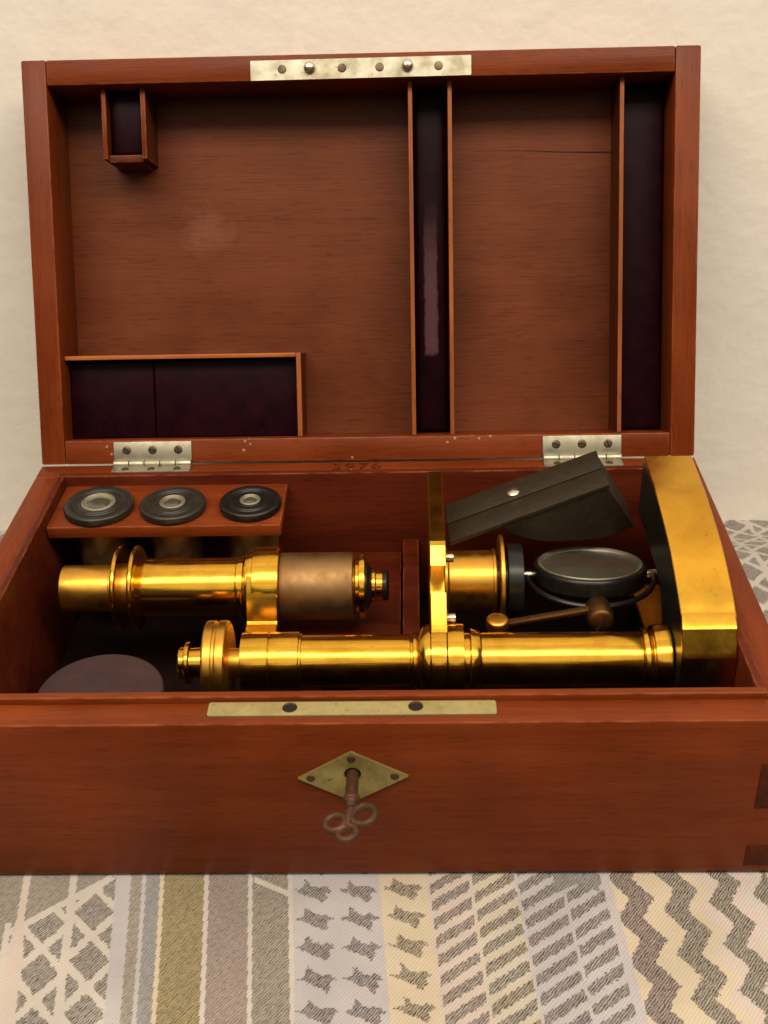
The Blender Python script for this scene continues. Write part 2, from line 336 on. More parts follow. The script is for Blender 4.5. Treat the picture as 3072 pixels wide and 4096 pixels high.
r2 = ramp(nt, [(0.60, (0, 0, 0)), (0.70, (1, 1, 1))]); L(n2.outputs[0], r2.inputs[0])
n4 = N(nt, 'ShaderNodeTexNoise', i_Scale=14.0, i_Detail=1.0); L(tc.outputs['Object'], n4.inputs['Vector'])
r4 = ramp(nt, [(0.44, (0, 0, 0)), (0.62, (0.8, 0.8, 0.8))]); L(n4.outputs[0], r4.inputs[0])
mm_ = N(nt, 'ShaderNodeMath', operation='MULTIPLY'); L(r2.outputs[0], mm_.inputs[0]); L(r4.outputs[0], mm_.inputs[1])
c = mixc(nt, r.outputs[0], (0.90, 0.84, 0.75), mm_.outputs[0])
L(c, b.inputs['Base Color']); b.inputs['Roughness'].default_value = 0.62
n3 = N(nt, 'ShaderNodeTexNoise', i_Scale=70.0, i_Detail=6.0); L(tc.outputs['Object'], n3.inputs['Vector'])
bump(nt, b, n3.outputs[0], 0.35, 0.002)
M['wall'] = m
o = link('wall', bm, 'wall', smooth=False); o['kind'] = 'structure'

# ------------------------------------------------------------------ setting: the woven blanket
CELL = 0.0005
xs = np.arange(-0.24, 0.24+CELL, CELL); ys = np.arange(-0.115, WALLY+0.0015, CELL)
X, Y = np.meshgrid(xs, ys)
def zfun(X, Y):
    t = np.clip((Y-0.175)/(WALLY-0.175), 0, 1)
    z = -0.0246*t*t*(3-2*t)*1.0
    out = np.clip((np.maximum(np.abs(X)-0.15, -0.03-Y))/0.06, 0, 1)      # soft rumples only away from the case
    z = z + out*(0.0011*np.sin(X*61+Y*37)+0.0008*np.sin(X*23-Y*83+1.3)) + 0.00015*np.sin(X*400)*np.sin(Y*380)*out
    return z
Z = zfun(X, Y)
ny, nx = X.shape
co = np.stack([X, Y, Z], -1).reshape(-1, 3)
idx = np.arange(ny*nx).reshape(ny, nx)
quads = np.stack([idx[:-1, :-1], idx[:-1, 1:], idx[1:, 1:], idx[1:, :-1]], -1).reshape(-1, 4)
me = bpy.data.meshes.new('blanket')
me.vertices.add(len(co)); me.vertices.foreach_set('co', co.ravel())
me.loops.add(quads.size); me.loops.foreach_set('vertex_index', quads.ravel().astype(np.int32))
me.polygons.add(len(quads)); me.polygons.foreach_set('loop_start', np.arange(0, quads.size, 4, dtype=np.int32))
me.polygons.foreach_set('use_smooth', np.ones(len(quads), dtype=bool))
me.update(calc_edges=True)
cx = (X[:-1, :-1]+CELL/2)*1000; cy = (Y[:-1, :-1]+CELL/2)*1000
q = -cy                                                   # distance towards the viewer, mm
sl = np.interp(cx, [-75, -20, 10, 80], [0.15, 0.10, 0.085, 0.06])
p = cx - sl*np.clip(q-1.7, -40, 140)
rng = np.random.default_rng(3)
def serr(amp):                                            # stepped thread ends, about a millimetre each
    g = rng.uniform(-1, 1, (p.shape[0]//2+2, p.shape[1]//2+2))
    return amp*np.repeat(np.repeat(g, 2, 0), 2, 1)[:p.shape[0], :p.shape[1]]
pj = p+serr(0.36); qj = q+serr(0.34)
base = np.zeros(p.shape+(3,)); mot = np.zeros(p.shape)
LIL, WHT, PNK, YEL = (0.40, 0.37, 0.385), (0.47, 0.425, 0.39), (0.48, 0.405, 0.37), (0.49, 0.415, 0.315)
OLV, MAU, GRY, BLU = (0.42, 0.335, 0.18), (0.41, 0.33, 0.305), (0.42, 0.37, 0.32), (0.36, 0.345, 0.36)
def put(mask, col, d=None):
    base[mask] = col
    if d is not None: mot[mask] = d
base[:] = WHT
def net(mask, c0, q0):
    # two columns of diamonds, dark triangles between, pale bands
    k = np.floor((pj-c0)/15.0+0.5); dp = pj-(c0+15.0*k)
    dq = (qj-q0+4.6*k+9.1) % 18.2-9.1
    d = np.abs(dp)/6.2+np.abs(dq)/7.3
    dark = (d < 1.0) | ((d > 1.55) & (np.abs(dp) < 6.3))
    base[mask] = WHT; mot[mask] = np.where(dark, 1.0, 0.0)[mask]
net(np.ones(p.shape, bool), -99, 18.5)
up = (qj < 18.4-0.72*(pj+105)) & (pj < -79) & (q > -60)
put(up, GRY, 0.8)
put(np.abs(qj-(18.4-0.72*(pj+105))) < 1.3, WHT, 0.0) if False else None
ln = (np.abs(q-(18.4-0.72*(p+105))) < 1.5) & (p < -79) & (p > -116); put(ln, WHT, 0.0)
put((np.abs(p+107-0.0*q) < 1.2+np.clip((q-17)*0.12, 0, 1.8)), PNK, 0.0)
put((np.abs(p+91.7) < 1.2), WHT, 0.0)
put((p < -109.5) & (q > 18), WHT, 0.0); put((p < -111.5) & (p > -116) & (q > 18), GRY, 0.8)
def band(a, b_, col, d=0.0): put((p >= a) & (p < b_), col, d)
band(-78.0, -73.0, LIL); band(-73.0, -69.4, GRY, 0.75); band(-69.4, -68.1, LIL); band(-68.1, -63.6, BLU, 0.7); band(-63.6, -62.2, YEL)
band(-62.2, -49.2, OLV, 0.85); band(-49.2, -47.7, WHT); band(-47.7, -35.0, MAU, 0.75); band(-35.0, -33.6, WHT); band(-33.6, -22.2, GRY, 0.85); band(-22.2, -20.8, WHT)
dl = (np.abs(q-(1.0+0.55*(p+33))) < 1.2) & (p > -33) & (p < -21.5); put(dl, WHT, 0.0)
band(-20.8, 7.2, LIL); band(7.2, 22.2, YEL)
def inpoly(px, py, poly):
    ins = np.zeros(px.shape, bool); n = len(poly)
    for i in range(n):
        x1, y1 = poly[i]; x2, y2 = poly[(i+1) % n]
        if y1 == y2: continue
        cnd = ((y1 > py) != (y2 > py)) & (px < (x2-x1)*(py-y1)/(y2-y1)+x1); ins ^= cnd
    return ins
BOW = [(-6.2, 0.2), (-3.2, 1.0), (-2.4, 4.6), (-0.4, 2.2), (2.0, 1.4), (4.0, 1.9), (6.6, 0.1), (4.2, -0.9), (4.6, -2.6), (3.0, -4.8), (1.2, -2.9), (-0.8, -2.4), (-3.4, -0.9)]
for c0, q0 in ((-14.3, 5.9), (-0.2, 5.9), (14.3, 5.0)):
    dq = (qj-q0+5.45) % 10.9-5.45
    mk = (np.abs(p-c0) < 7.4) & inpoly(pj-c0, -dq, BOW) & (q > -70); mot[mk] = 1.0
for i, (a, b_, ca, off) in enumerate(((22.2, 36.0, PNK, 0.0), (36.0, 50.6, (0.46, 0.40, 0.33), 3.4), (50.6, 65.2, LIL, 6.8), (65.2, 78.2, LIL, 10.2))):
    mk = (p >= a) & (p < b_)
    col = np.where((((q*1.0+0.62*p)/13.6) % 1.0)[..., None] < 0.5, np.array(ca)*0.97, np.array(ca if i != 1 else (0.45, 0.405, 0.35)))
    base[mk] = col[mk]
    ph = (qj+0.66*(pj-a)-30.1-1.1+off*0.97) % 6.8
    mot[mk] = np.where((ph < 3.9) & (p > a+0.9) & (p < b_-0.2), 1.0, 0.0)[mk]
band(78.2, 81.0, LIL)
zz = (p >= 81.0) & (p < 131)
base[zz] = WHT; mot[zz] = 0.0
def tri(v): v = (v/15.9) % 1.0; return 1-np.abs(2*v-1)
prev = None
for k in range(4):
    L0 = 80.0+14.8*k; lo = L0+5.4*tri(q-17.1+3.0*k); wdt = 7.9-0.5*k
    col = (YEL, PNK, WHT, WHT)[k]; col0 = (YEL, YEL, PNK, WHT)[k]
    m1 = zz & (p >= lo+wdt-0.1); base[m1] = col
    if k == 0: m0 = zz & (p < lo); base[m0] = YEL
    m2 = zz & (p >= lo+wdt) & (p < lo+wdt+3.6); base[m2] = (YEL, YEL, PNK, WHT)[k]
    loj = L0+5.4*tri(qj-17.1+3.0*k)
    mk = zz & (pj >= loj) & (pj < loj+wdt); base[mk] = (WHT, GRY, GRY, GRY)[k] if k else MAU; mot[mk] = 1.0
    prev = lo
# a square of blue-grey at the case's foot
put((q < 7.5+0.5*np.abs(p-70)-0.5*8) & (np.abs(p-70) < 7) & (q > -20), BLU, 0.8)
a1 = me.attributes.new('yarn', 'FLOAT_COLOR', 'FACE'); rgba = np.concatenate([base, np.ones(p.shape+(1,))], -1); a1.data.foreach_set('color', rgba.ravel().astype(np.float32))
a2 = me.attributes.new('motif', 'FLOAT', 'FACE'); a2.data.foreach_set('value', mot.ravel().astype(np.float32))
m, nt, b = mat('woven_blanket'); L = nt.links.new
ay = N(nt, 'ShaderNodeAttribute', attribute_name='yarn'); am = N(nt, 'ShaderNodeAttribute', attribute_name='motif')
tc = N(nt, 'ShaderNodeTexCoord')
mp = N(nt, 'ShaderNodeMapping'); mp.inputs['Rotation'].default_value = (0, 0, math.radians(38)); L(tc.outputs['Object'], mp.inputs[0])
nd = N(nt, 'ShaderNodeTexNoise', i_Scale=650.0, i_Detail=2.0); L(tc.outputs['Object'], nd.inputs['Vector'])
wv = N(nt, 'ShaderNodeTexWave', i_Scale=400.0, i_Distortion=5.0, i_Detail=2.0); wv.inputs['Detail Scale'].default_value = 1.5; L(mp.outputs[0], wv.inputs['Vector'])
rw = ramp(nt, [(0.20, (0.34, 0.34, 0.34)), (0.65, (1.0, 1.0, 1.0))]); L(wv.outputs['Fac'], rw.inputs[0])
rn = ramp(nt, [(0.38, (0.45, 0.45, 0.45)), (0.62, (1, 1, 1))]); L(nd.outputs[0], rn.inputs[0])
w2 = mixc(nt, rw.outputs[0], rn.outputs[0], 0.5, 'MULTIPLY')
fm = N(nt, 'ShaderNodeMath', operation='MULTIPLY'); L(am.outputs['Fac'], fm.inputs[0]); L(w2, fm.inputs[1])
c = mixc(nt, ay.outputs['Color'], (0.052, 0.042, 0.036), fm.outputs[0])
nb = N(nt, 'ShaderNodeTexNoise', i_Scale=35.0, i_Detail=4.0); L(tc.outputs['Object'], nb.inputs['Vector'])
rb = ramp(nt, [(0.3, (0.86, 0.86, 0.86)), (0.7, (1.08, 1.07, 1.06))]); L(nb.outputs[0], rb.inputs[0])
c = mixc(nt, c, rb.outputs[0], 1.0, 'MULTIPLY')
L(c, b.inputs['Base Color']); b.inputs['Roughness'].default_value = 0.95; b.inputs['Specular IOR Level'].default_value = 0.1
b.inputs['Sheen Weight'].default_value = 0.15
wb = N(nt, 'ShaderNodeTexWave', i_Scale=330.0, i_Distortion=1.0); L(mp.outputs[0], wb.inputs['Vector'])
ha = N(nt, 'ShaderNodeMath', operation='ADD'); L(wb.outputs['Fac'], ha.inputs[0]); L(nd.outputs[0], ha.inputs[1])
bump(nt, b, ha.outputs[0], 0.5, 0.0004)
me.materials.append(m)
o = bpy.data.objects.new('blanket', me); COL.objects.link(o); o['kind'] = 'structure'

# ------------------------------------------------------------------ the wooden case
case = empty('wooden_case', (0, D/2, 0), 'open mahogany instrument case with hinged lid leaning back against the plaster wall', 'case')
hw = W/2; T = 0.0100
Z0 = 0.0015
fp = link('front_panel', box(-hw, hw, 0, T, Z0, H, 0.0007), 'wood_x', case)
link('back_panel', box(-hw, hw, D-T, D, Z0, H, 0.0007), 'wood_speck', case)
for s in (-1, 1):
    x0, x1 = sorted((s*hw, s*(hw-T)))
    link('side_panel', box(x0, x1, T+0.00015, D-T-0.00015, Z0, H, 0.0007), 'wood_y', case)
link('bottom_panel', box(-hw+T, hw-T, T, D-T, Z0, 0.006, 0), 'floor_cloth', case)
# finger joint tails of the side boards showing in the front face
for s in (-1, 1):
    for z0, z1 in ((0.0042, 0.0135), (0.0290, 0.0475), (0.058, 0.0640)):
        x0, x1 = sorted((s*(hw-0.0005), s*(hw-0.0122)))
        if z0 < 0.05: link('joint_tail', box(x0, x1, -0.00018, 0.004, z0, z1, 0.0004), 'endgrain', case)
# inner liner whose lip stands proud of the rim
LT, LZ = 0.0031, 0.0663
link('inner_lip', box(-hw+T, hw-T, T+0.0001, T+LT, 0.0592, LZ, 0.0006), 'wood_x', case)
link('front_lining', box(-hw+T, hw-T, T+0.0001, T+LT-0.0003, 0.006, 0.0591, 0), 'floor_cloth', case)
link('inner_lip', box(-hw+T, hw-T, D-T-LT, D-T-0.0001, 0.006, LZ, 0.0006), 'lining', case)
for s in (-1, 1):
    x0, x1 = sorted((s*(hw-T-0.0001), s*(hw-T-LT)))
    link('inner_lip', box(x0, x1, T+LT, D-T-LT, 0.006, LZ, 0.0006), 'lining', case)
# eyepiece shelf, back ledge, divider and cradle
link('eyepiece_shelf', box(-0.1215, -0.0312, 0.1165, D-T-LT-0.0002, 0.0570, 0.0620, 0.0007), 'wood_x', case)
link('back_ledge', box(-0.031, 0.0143, 0.078, D-T-LT-0.0002, 0.006, 0.0285, 0.0006), 'lining', case)
link('divider', box(0.0150, 0.0215, 0.064, D-T-LT-0.0002, 0.006, 0.0345, 0.0006), 'lining', case)
link('cradle', box(-0.012, 0.000, 0.046, 0.058, 0.006, 0.0398, 0.0006), 'floor_cloth', case)
link('cradle', box(0.060, 0.072, 0.046, 0.058, 0.006, 0.0396, 0.0006), 'floor_cloth', case)
# strike plate on the front rim
sp = link('strike_plate', plate2d(rrect(-0.0425, 0.0437, 0.0031, 0.0093), [(-0.0180, 0.0067, 0.0023), (0.0197, 0.0069, 0.0023)], 0.0007, lambda a, b_, h: (a, b_, H+h)), 'plate', case, ang=30)
for hx, hy in ((-0.0180, 0.0067), (0.0197, 0.0069)):
    link('pin_hole', lathe(cyl(H-0.0002, H+0.00012, 0.0022), (hx, hy), 'z', 20, b=0.00005), 'hole', sp)
# escutcheon
es = link('escutcheon', plate2d([(-0.0163, 0.0434), (0.0003, 0.0338), (0.0172, 0.0440), (0.0002, 0.0538)], [(0.0004, 0.0452, 0.0026)], 0.0009, lambda a, b_, h: (a, -h-0.00002, b_)), 'escutcheon', case, ang=30)
link('keyhole', lathe(cyl(-0.0002, 0.0002, 0.0026), (0.0004, 0.0452), 'y', 20, b=0.00005), 'hole', es)
def screw(parent, c, r, axis, a0, a1, m_='steel_dark', world=True, slot=40):
    o_ = link('screw', lathe([(a0, 0.0001), (a0, r), ((a0+a1)/2, r), (a1, r*0.75), (a1, 0.0001)], c, axis, 20, b=0.0001), m_, parent, world=world)
    return o_
for ex, ez in ((-0.0124, 0.0436), (0.0131, 0.0442), (0.0002, 0.0513)):
    screw(es, (ex, ez), 0.00135, 'y', -0.0008, -0.00125, 'key')
# worn number stamped on the back rim
fc = bpy.data.curves.new('tmp', 'FONT'); fc.body = '3976'; fc.size = 0.0083; fc.space_character = 1.25; fc.align_x = 'CENTER'; fc.extrude = 0.00004; fc.offset = 0.00014
to = bpy.data.objects.new('tmp', fc); COL.objects.link(to)
dg = bpy.context.evaluated_depsgraph_get(); tm = bpy.data.meshes.new_from_object(to.evaluated_get(dg)); bpy.data.objects.remove(to); bpy.data.curves.remove(fc)
bm = bmesh.new(); bm.from_mesh(tm); bpy.data.meshes.remove(tm)
for v in bm.verts: v.co = (v.co.x*1.02-0.0036, v.co.y*0.85+0.1556+v.co.x*0.02, v.co.z+H+0.00006)
link('stamped_number', bm, 'ink', case, smooth=False)

# ---- hinges: the case leaf and the knuckles
HX = ((-0.1044, -0.0720), (0.0729, 0.1050))
for hx0, hx1 in HX:
    hl = link('hinge', box(hx0, hx1, D-0.0072, D-0.0017, H-0.0002, H+0.0006, 0.0002), 'nickel', case)
    wseg = (hx1-hx0)/5
    for k in range(5):
        link('knuckle', lathe(cyl(hx0+wseg*k+0.00015, hx0+wseg*(k+1)-0.00015, 0.00165), (D-0.0012, H+0.0009), 'x', 20, b=0.0002), 'nickel', hl)
    for k in (0.17, 0.5, 0.83):
        screw(hl, (hx0+(hx1-hx0)*k, D-0.0050), 0.0016, 'z', H+0.0004, H+0.0009)

# ---- lid (own axes: x across, y into the lid, z up the lid)
LD = 0.0310; PD = 0.0270
lid = link('lid', box(-hw+T-0.0015, hw-T+0.0015, PD, LD-0.001, T-0.0015, D-T+0.0015, 0), 'panel', None, world=False)
lid.parent = case; lid.location = Vector((0, D, H))-case.location; lid.rotation_euler = (-LEAN, 0, 0)
def lp(name, bm_, m_, **k): return link(name, bm_, m_, lid, world=False, **k)
for s in (-1, 1):
    x0, x1 = sorted((s*hw, s*(hw-T)))
    lp('lid_side', box(x0, x1, 0, LD, 0.0004, D, 0.0008), 'wood_z')
lp('lid_front_rail', box(-hw+T+0.0001, hw-T-0.0001, 0, LD, D-T, D-0.0001, 0.0007), 'wood_x')
lp('lid_hinge_rail', box(-hw+T+0.0001, hw-T-0.0001, 0, LD, 0.0004, T+0.0002, 0.0007), 'wood_speck')
RD = 0.0052                                                 # depth of the rail edges below the rim
zb, zt = T+0.0003, D-T-0.0001
for x0, x1, d_ in ((0.0194, 0.0211, RD), (0.0353, 0.0370, RD), (0.1042, 0.1059, RD)):
    lp('divider_rail', box(x0, x1, d_+0.0007, PD-0.0001, zb, zt, 0), 'rail')
    lp('rail_edge', box(x0, x1, d_, d_+0.0007, zb, zt, 0.0003), 'edge' if d_ == RD else 'rail')
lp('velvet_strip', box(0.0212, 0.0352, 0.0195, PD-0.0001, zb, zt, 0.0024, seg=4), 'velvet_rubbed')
lp('velvet_strip', box(0.1060, 0.1248, 0.0180, PD-0.0001, zb, zt, 0.002, seg=4), 'velvet')
# pocket at the upper left
for x0, x1 in ((-0.1047, -0.1029), (-0.0888, -0.0868)):
    lp('pocket_rail', box(x0, x1, RD+0.0006, PD-0.0001, 0.1242, zt, 0), 'rail')
    lp('rail_edge', box(x0, x1, RD, RD+0.0006, 0.1242, zt, 0.0003), 'wood_z')
lp('pocket_end', prism([(RD+0.0025, 0.1232), (PD-0.0001, 0.1222), (PD-0.0001, 0.1262), (RD+0.0025, 0.1262)], lambda p_: (-0.1028, p_[0], p_[1]), lambda p_: (-0.0889, p_[0], p_[1]), 0.0005), 'rail')
lp('velvet_strip', box(-0.1028, -0.0889, 0.0110, PD-0.0001, 0.1263, zt, 0.0018, seg=3), 'velvet')
# tray at the lower left
lp('tray_rail', box(-0.1248, -0.0284, RD+0.0012, PD-0.0001, 0.0433, 0.0451, 0), 'rail')
lp('rail_edge', box(-0.1248, -0.0284, RD, RD+0.0012, 0.0433, 0.0451, 0.0004), 'edge_x')
lp('tray_rail', box(-0.0283, -0.0263, RD+0.0012, PD-0.0001, zb, 0.0451, 0), 'rail')
lp('rail_edge', box(-0.0283, -0.0263, RD, RD+0.0012, zb, 0.0451, 0.0004), 'edge')
lp('velvet_pad', box(-0.1247, -0.0893, 0.0120, PD-0.0001, zb, 0.0432, 0.0007, seg=3), 'velvet')
lp('velvet_pad', box(-0.0890, -0.0284, 0.0116, PD-0.0001, zb, 0.0432, 0.0007, seg=3), 'velvet')
# crack in the panel
bm = bmesh.new()
pts = [(0.0472, 0.1282), (0.060, 0.1280), (0.072, 0.1277), (0.084, 0.1270), (0.095, 0.1267), (0.1041, 0.1265)]
wd_ = [0.00005, 0.0001, 0.00016, 0.0002, 0.00026, 0.0003]
va = [(bm.verts.new((x, PD-0.00005, z+w_)), bm.verts.new((x, PD-0.00005, z-w_))) for (x, z), w_ in zip(pts, wd_)]
for a, b_ in zip(va, va[1:]): bm.faces.new((a[0], a[1], b_[1], b_[0]))
lp('crack', bm, 'hole', smooth=False)
# lock plate with two pins and four screws
lk = lp('lock_plate', plate2d(rrect(-0.0429, 0.0446, 0.1524, 0.1600, 0.0004), [], 0.0010, lambda a, b_, h: (a, -h+0.0001, b_+a*0.004)), 'nickel', ang=30)
for sx in (-0.0303, -0.0065, 0.0084, 0.0317):
    screw(lid, (sx, 0.15635), 0.0019, 'y', -0.0006, -0.00105, world=False)
for sx in (-0.0194, 0.0194):
    lp('lock_pin', lathe([(-0.0005, 0.0001), (-0.0005, 0.0024), (-0.0022, 0.0022), (-0.0031, 0.0014), (-0.0034, 0.0001)], (sx, 0.1567), 'y', 24, b=0.0003), 'steel')
for hx0, hx1 in HX:
    lp('hinge_leaf', box(hx0, hx1, -0.0007, 0.0003, 0.0016, 0.0095, 0.0002), 'nickel')
    for k in (0.17, 0.5, 0.83):
        screw(lid, (hx0+(hx1-hx0)*k, 0.0060), 0.0018, 'y', -0.0005, -0.00105, world=False)
        # the slot of the screw
        c_ = hx0+(hx1-hx0)*k; t = box(-0.0015, 0.0015, -0.00112, -0.0009, -0.0002, 0.0002, 0)
        bmesh.ops.rotate(t, verts=t.verts, cent=(0, 0, 0), matrix=Matrix.Rotation(random.uniform(0, 3), 3, 'Y')); bmesh.ops.translate(t, verts=t.verts, vec=(c_, 0, 0.0060))
        lp('screw_slot', t, 'hole', smooth=False)

# ------------------------------------------------------------------ key
key = empty('key', (0.0004, -0.012, 0.0452), 'small rusty key with a three-lobed bow sticking out of the diamond keyhole', 'key')
link('shank', lathe([(0.004, 0.0001), (0.004, 0.0019), (-0.0105, 0.0019), (-0.0108, 0.0026), (-0.0122, 0.0026), (-0.0126, 0.0018), (-0.0150, 0.0016), (-0.0150, 0.0001)], (0.0004, 0.0450), 'y', 24, b=0.0003), 'key', key)
bm = bmesh.new()
for cx_, cy_, cz_, R_ in ((-0.0040, -0.0193, 0.0436, 0.0029), (0.0042, -0.0178, 0.0452, 0.0035), (-0.0004, -0.0236, 0.0440, 0.0026)):
    tube([(cx_+R_*math.cos(2*math.pi*k/28), cy_+R_*math.sin(2*math.pi*k/28), cz_+0.18*R_*math.cos(2*math.pi*k/28)) for k in range(28)], 0.00115, 10, bm, True)
tube([(0.0004, -0.0148, 0.0449), (-0.0002, -0.0185, 0.0444), (-0.0003, -0.0215, 0.0440)], 0.0013, 10, bm)
link('bow', bm, 'key', key)

# ------------------------------------------------------------------ microscope lying in the case
ms = empty('microscope', (0, 0.07, 0.006), 'lacquered brass microscope lying on its side in the open case', 'microscope')
YB, ZB = 0.0955, 0.0480
def shift(prof, k): return [(0.0205+(a-0.0205)*k, r) for a, r in prof]
def B(name, prof, m_='brass', c=(YB, ZB), seg=80, par=None, **k):
    prof = shift(prof, 0.971); return link(name, lathe(prof, c, 'x', seg, **k), m_, par or ms)
B('draw_tube', [(-0.1150, 0.0078), (-0.1150, 0.0087), (-0.0945, 0.0087), (-0.0945, 0.0001)], 'brass_old')
B('draw_tube_collar', [(-0.0962, 0.0089), (-0.0962, 0.0093), (-0.0868, 0.0093), (-0.0868, 0.009)], 'brass_old')
for a in (-0.0940, -0.0876):
    B('knurled_ring', [(a, 0.009), (a, 0.0150), (a+0.0006, 0.0160), (a+0.0018, 0.0160), (a+0.0022, 0.0150), (a+0.0020, 0.009)], 'brass_turned', seg=160, rip=(0.0158, 0.00008))
B('body_tube', [(-0.0868, 0.009), (-0.0868, 0.0111), (-0.0476, 0.0111), (-0.0476, 0.009)])
B('tube_ring', [(-0.0475, 0.010), (-0.0475, 0.0117), (-0.0449, 0.0117), (-0.0449, 0.0105), (-0.0437, 0.0105)], 'brass_turned')
B('collar_flange', [(-0.0440, 0.010), (-0.0440, 0.0136), (-0.0412, 0.0140), (-0.0412, 0.010)], 'brass_turned')
B('collar', [(-0.0411, 0.010), (-0.0411, 0.0150), (-0.0312, 0.0150), (-0.0312, 0.010)])
B('barrel', [(-0.0311, 0.009), (-0.0311, 0.0125), (-0.0036, 0.0125), (-0.0036, 0.008)], 'bronze')
B('nose_ring', [(-0.0035, 0.0092), (-0.0028, 0.0092), (-0.0028, 0.0104), (-0.0012, 0.0104), (-0.0012, 0.0125), (0.0010, 0.0125), (0.0010, 0.006)], 'brass_turned')
B('objective_cone', [(0.0011, 0.0088), (0.0017, 0.0088), (0.0031, 0.0064), (0.0036, 0.0058)], 'black')
ob = B('objective', [(0.0033, 0.0055), (0.0033, 0.0063), (0.0048, 0.0063), (0.0050, 0.0058), (0.0076, 0.0058), (0.0076, 0.004)], 'brass_turned')
B('objective_tip', [(0.0077, 0.0056), (0.0090, 0.0057), (0.0098, 0.0050), (0.0098, 0.0001)], 'black')
# pillar side
YP, ZP = 0.0490, 0.0490
def P_(name, prof, m_='brass', seg=80, **k):
    prof = shift(prof, 0.975); return link(name, lathe(prof, (YP, ZP), 'x', seg, **k), m_, ms)
P_('focus_screw', [(-0.0622, 0.0001), (-0.0622, 0.0050), (-0.0616, 0.0054), (-0.0598, 0.0054), (-0.0598, 0.0070), (-0.0582, 0.0072), (-0.0582, 0.0050), (-0.0528, 0.0054), (-0.0528, 0.0001)], 'brass_turned')
kb = P_('focus_knob', [(-0.0526, 0.004), (-0.0526, 0.0132), (-0.0520, 0.0142), (-0.0492, 0.0142), (-0.0490, 0.0137), (-0.0480, 0.0137), (-0.0478, 0.0142), (-0.0450, 0.0142), (-0.0444, 0.0132), (-0.0444, 0.004)], 'brass_old', seg=200, rip=(0.0139, 0.00012))
P_('focus_spindle', [(-0.0444, 0.0049), (-0.0399, 0.0049)], 'brass_old')
P_('focus_block', [(-0.0400, 0.004), (-0.0400, 0.0102), (-0.0307, 0.0102), (-0.0306, 0.0099), (-0.0303, 0.0099), (-0.0302, 0.0102), (-0.0201, 0.0102), (-0.0201, 0.0085)])
P_('upper_pillar', [(-0.0200, 0.0096), (-0.0192, 0.0096), (-0.0192, 0.0090), (0.0180, 0.0090), (0.0180, 0.0075)])
P_('joint_ball', [(0.0181, 0.0080), (0.0189, 0.0080), (0.0189, 0.0094), (0.0202, 0.0094), (0.0203, 0.0090), (0.0212, 0.0104), (0.0226, 0.0117), (0.0240, 0.0122), (0.0249, 0.0122), (0.0249, 0.008)], 'brass_turned')
P_('stage_clamp', [(0.0250, 0.008), (0.0250, 0.0124), (0.0304, 0.0124), (0.0304, 0.008)])
P_('stage_collar', [(0.0306, 0.008), (0.0306, 0.0124), (0.0363, 0.0124), (0.0363, 0.0093), (0.0384, 0.0093), (0.0386, 0.0108), (0.0400, 0.0104), (0.0420, 0.0096), (0.0420, 0.008)])
P_('lower_pillar', [(0.0421, 0.008), (0.0421, 0.0093), (0.0966, 0.0093), (0.0966, 0.008)])
P_('pillar_base', [(0.0967, 0.0085), (0.0968, 0.0102), (0.0985, 0.0106), (0.0996, 0.0100), (0.0999, 0.0096), (0.1003, 0.0096), (0.1004, 0.0112), (0.1050, 0.0118), (0.1060, 0.0118), (0.1060, 0.008)], 'brass_turned')
# arm between the body collar and the pillar
poly = [(0.0900, 0.0600), (0.0843, 0.0578), (0.0819, 0.0543), (0.0776, 0.0452), (0.0768, 0.0444), (0.0540, 0.0440), (0.0540, 0.0405), (0.0700, 0.0385), (0.0900, 0.0370), (0.0955, 0.0480)]
link('arm', prism(poly, lambda p_: (-0.0412, p_[0], p_[1]), lambda p_: (-0.0299, p_[0], p_[1]), 0.0004), 'brass', ms, ang=15)
# stage plate
top = [(0.1220, 0.0500), (0.1220, 0.0806), (0.1206, 0.0820), (0.0720, 0.0820), (0.0700, 0.0814), (0.0648, 0.0768), (0.0785, 0.0622), (0.0715, 0.0560), (0.0578, 0.0706), (0.0505, 0.0640), (0.0480, 0.0615)]
bot = [(0.0480, 0.0365), (0.0700, 0.0162), (0.0720, 0.0158), (0.1206, 0.0158), (0.1220, 0.0172)]
link('stage', prism(top+bot, lambda p_: (0.0250, p_[0], p_[1]), lambda p_: (0.0304, p_[0], p_[1]), 0.0003), 'brass', ms, ang=12)
for (y_, z_) in ((0.0800, 0.0700), (0.058, 0.060)):
    link('stage_screw', lathe(cyl(0.0303, 0.0335, 0.0016), (y_, z_), 'x', 20), 'steel', ms)
# condenser
YC, ZC = 0.0965, 0.0490
B('condenser_barrel', [(0.0305, 0.009), (0.0305, 0.0126), (0.0322, 0.0126), (0.0326, 0.0112), (0.0492, 0.0112), (0.0492, 0.0118), (0.0505, 0.0118), (0.0505, 0.008)], 'brass_old', c=(YC, ZC))
B('iris_ring', [(0.0517, 0.009), (0.0517, 0.0170), (0.0532, 0.0170), (0.0532, 0.009)], 'brass_old', c=(YC, ZC))
B('iris_sleeve', [(0.0505, 0.0095), (0.0546, 0.0095)], 'black', c=(YC, ZC))
B('iris_collar', [(0.0546, 0.008), (0.0546, 0.0136), (0.0604, 0.0136), (0.0604, 0.008)], 'black', c=(YC, ZC))
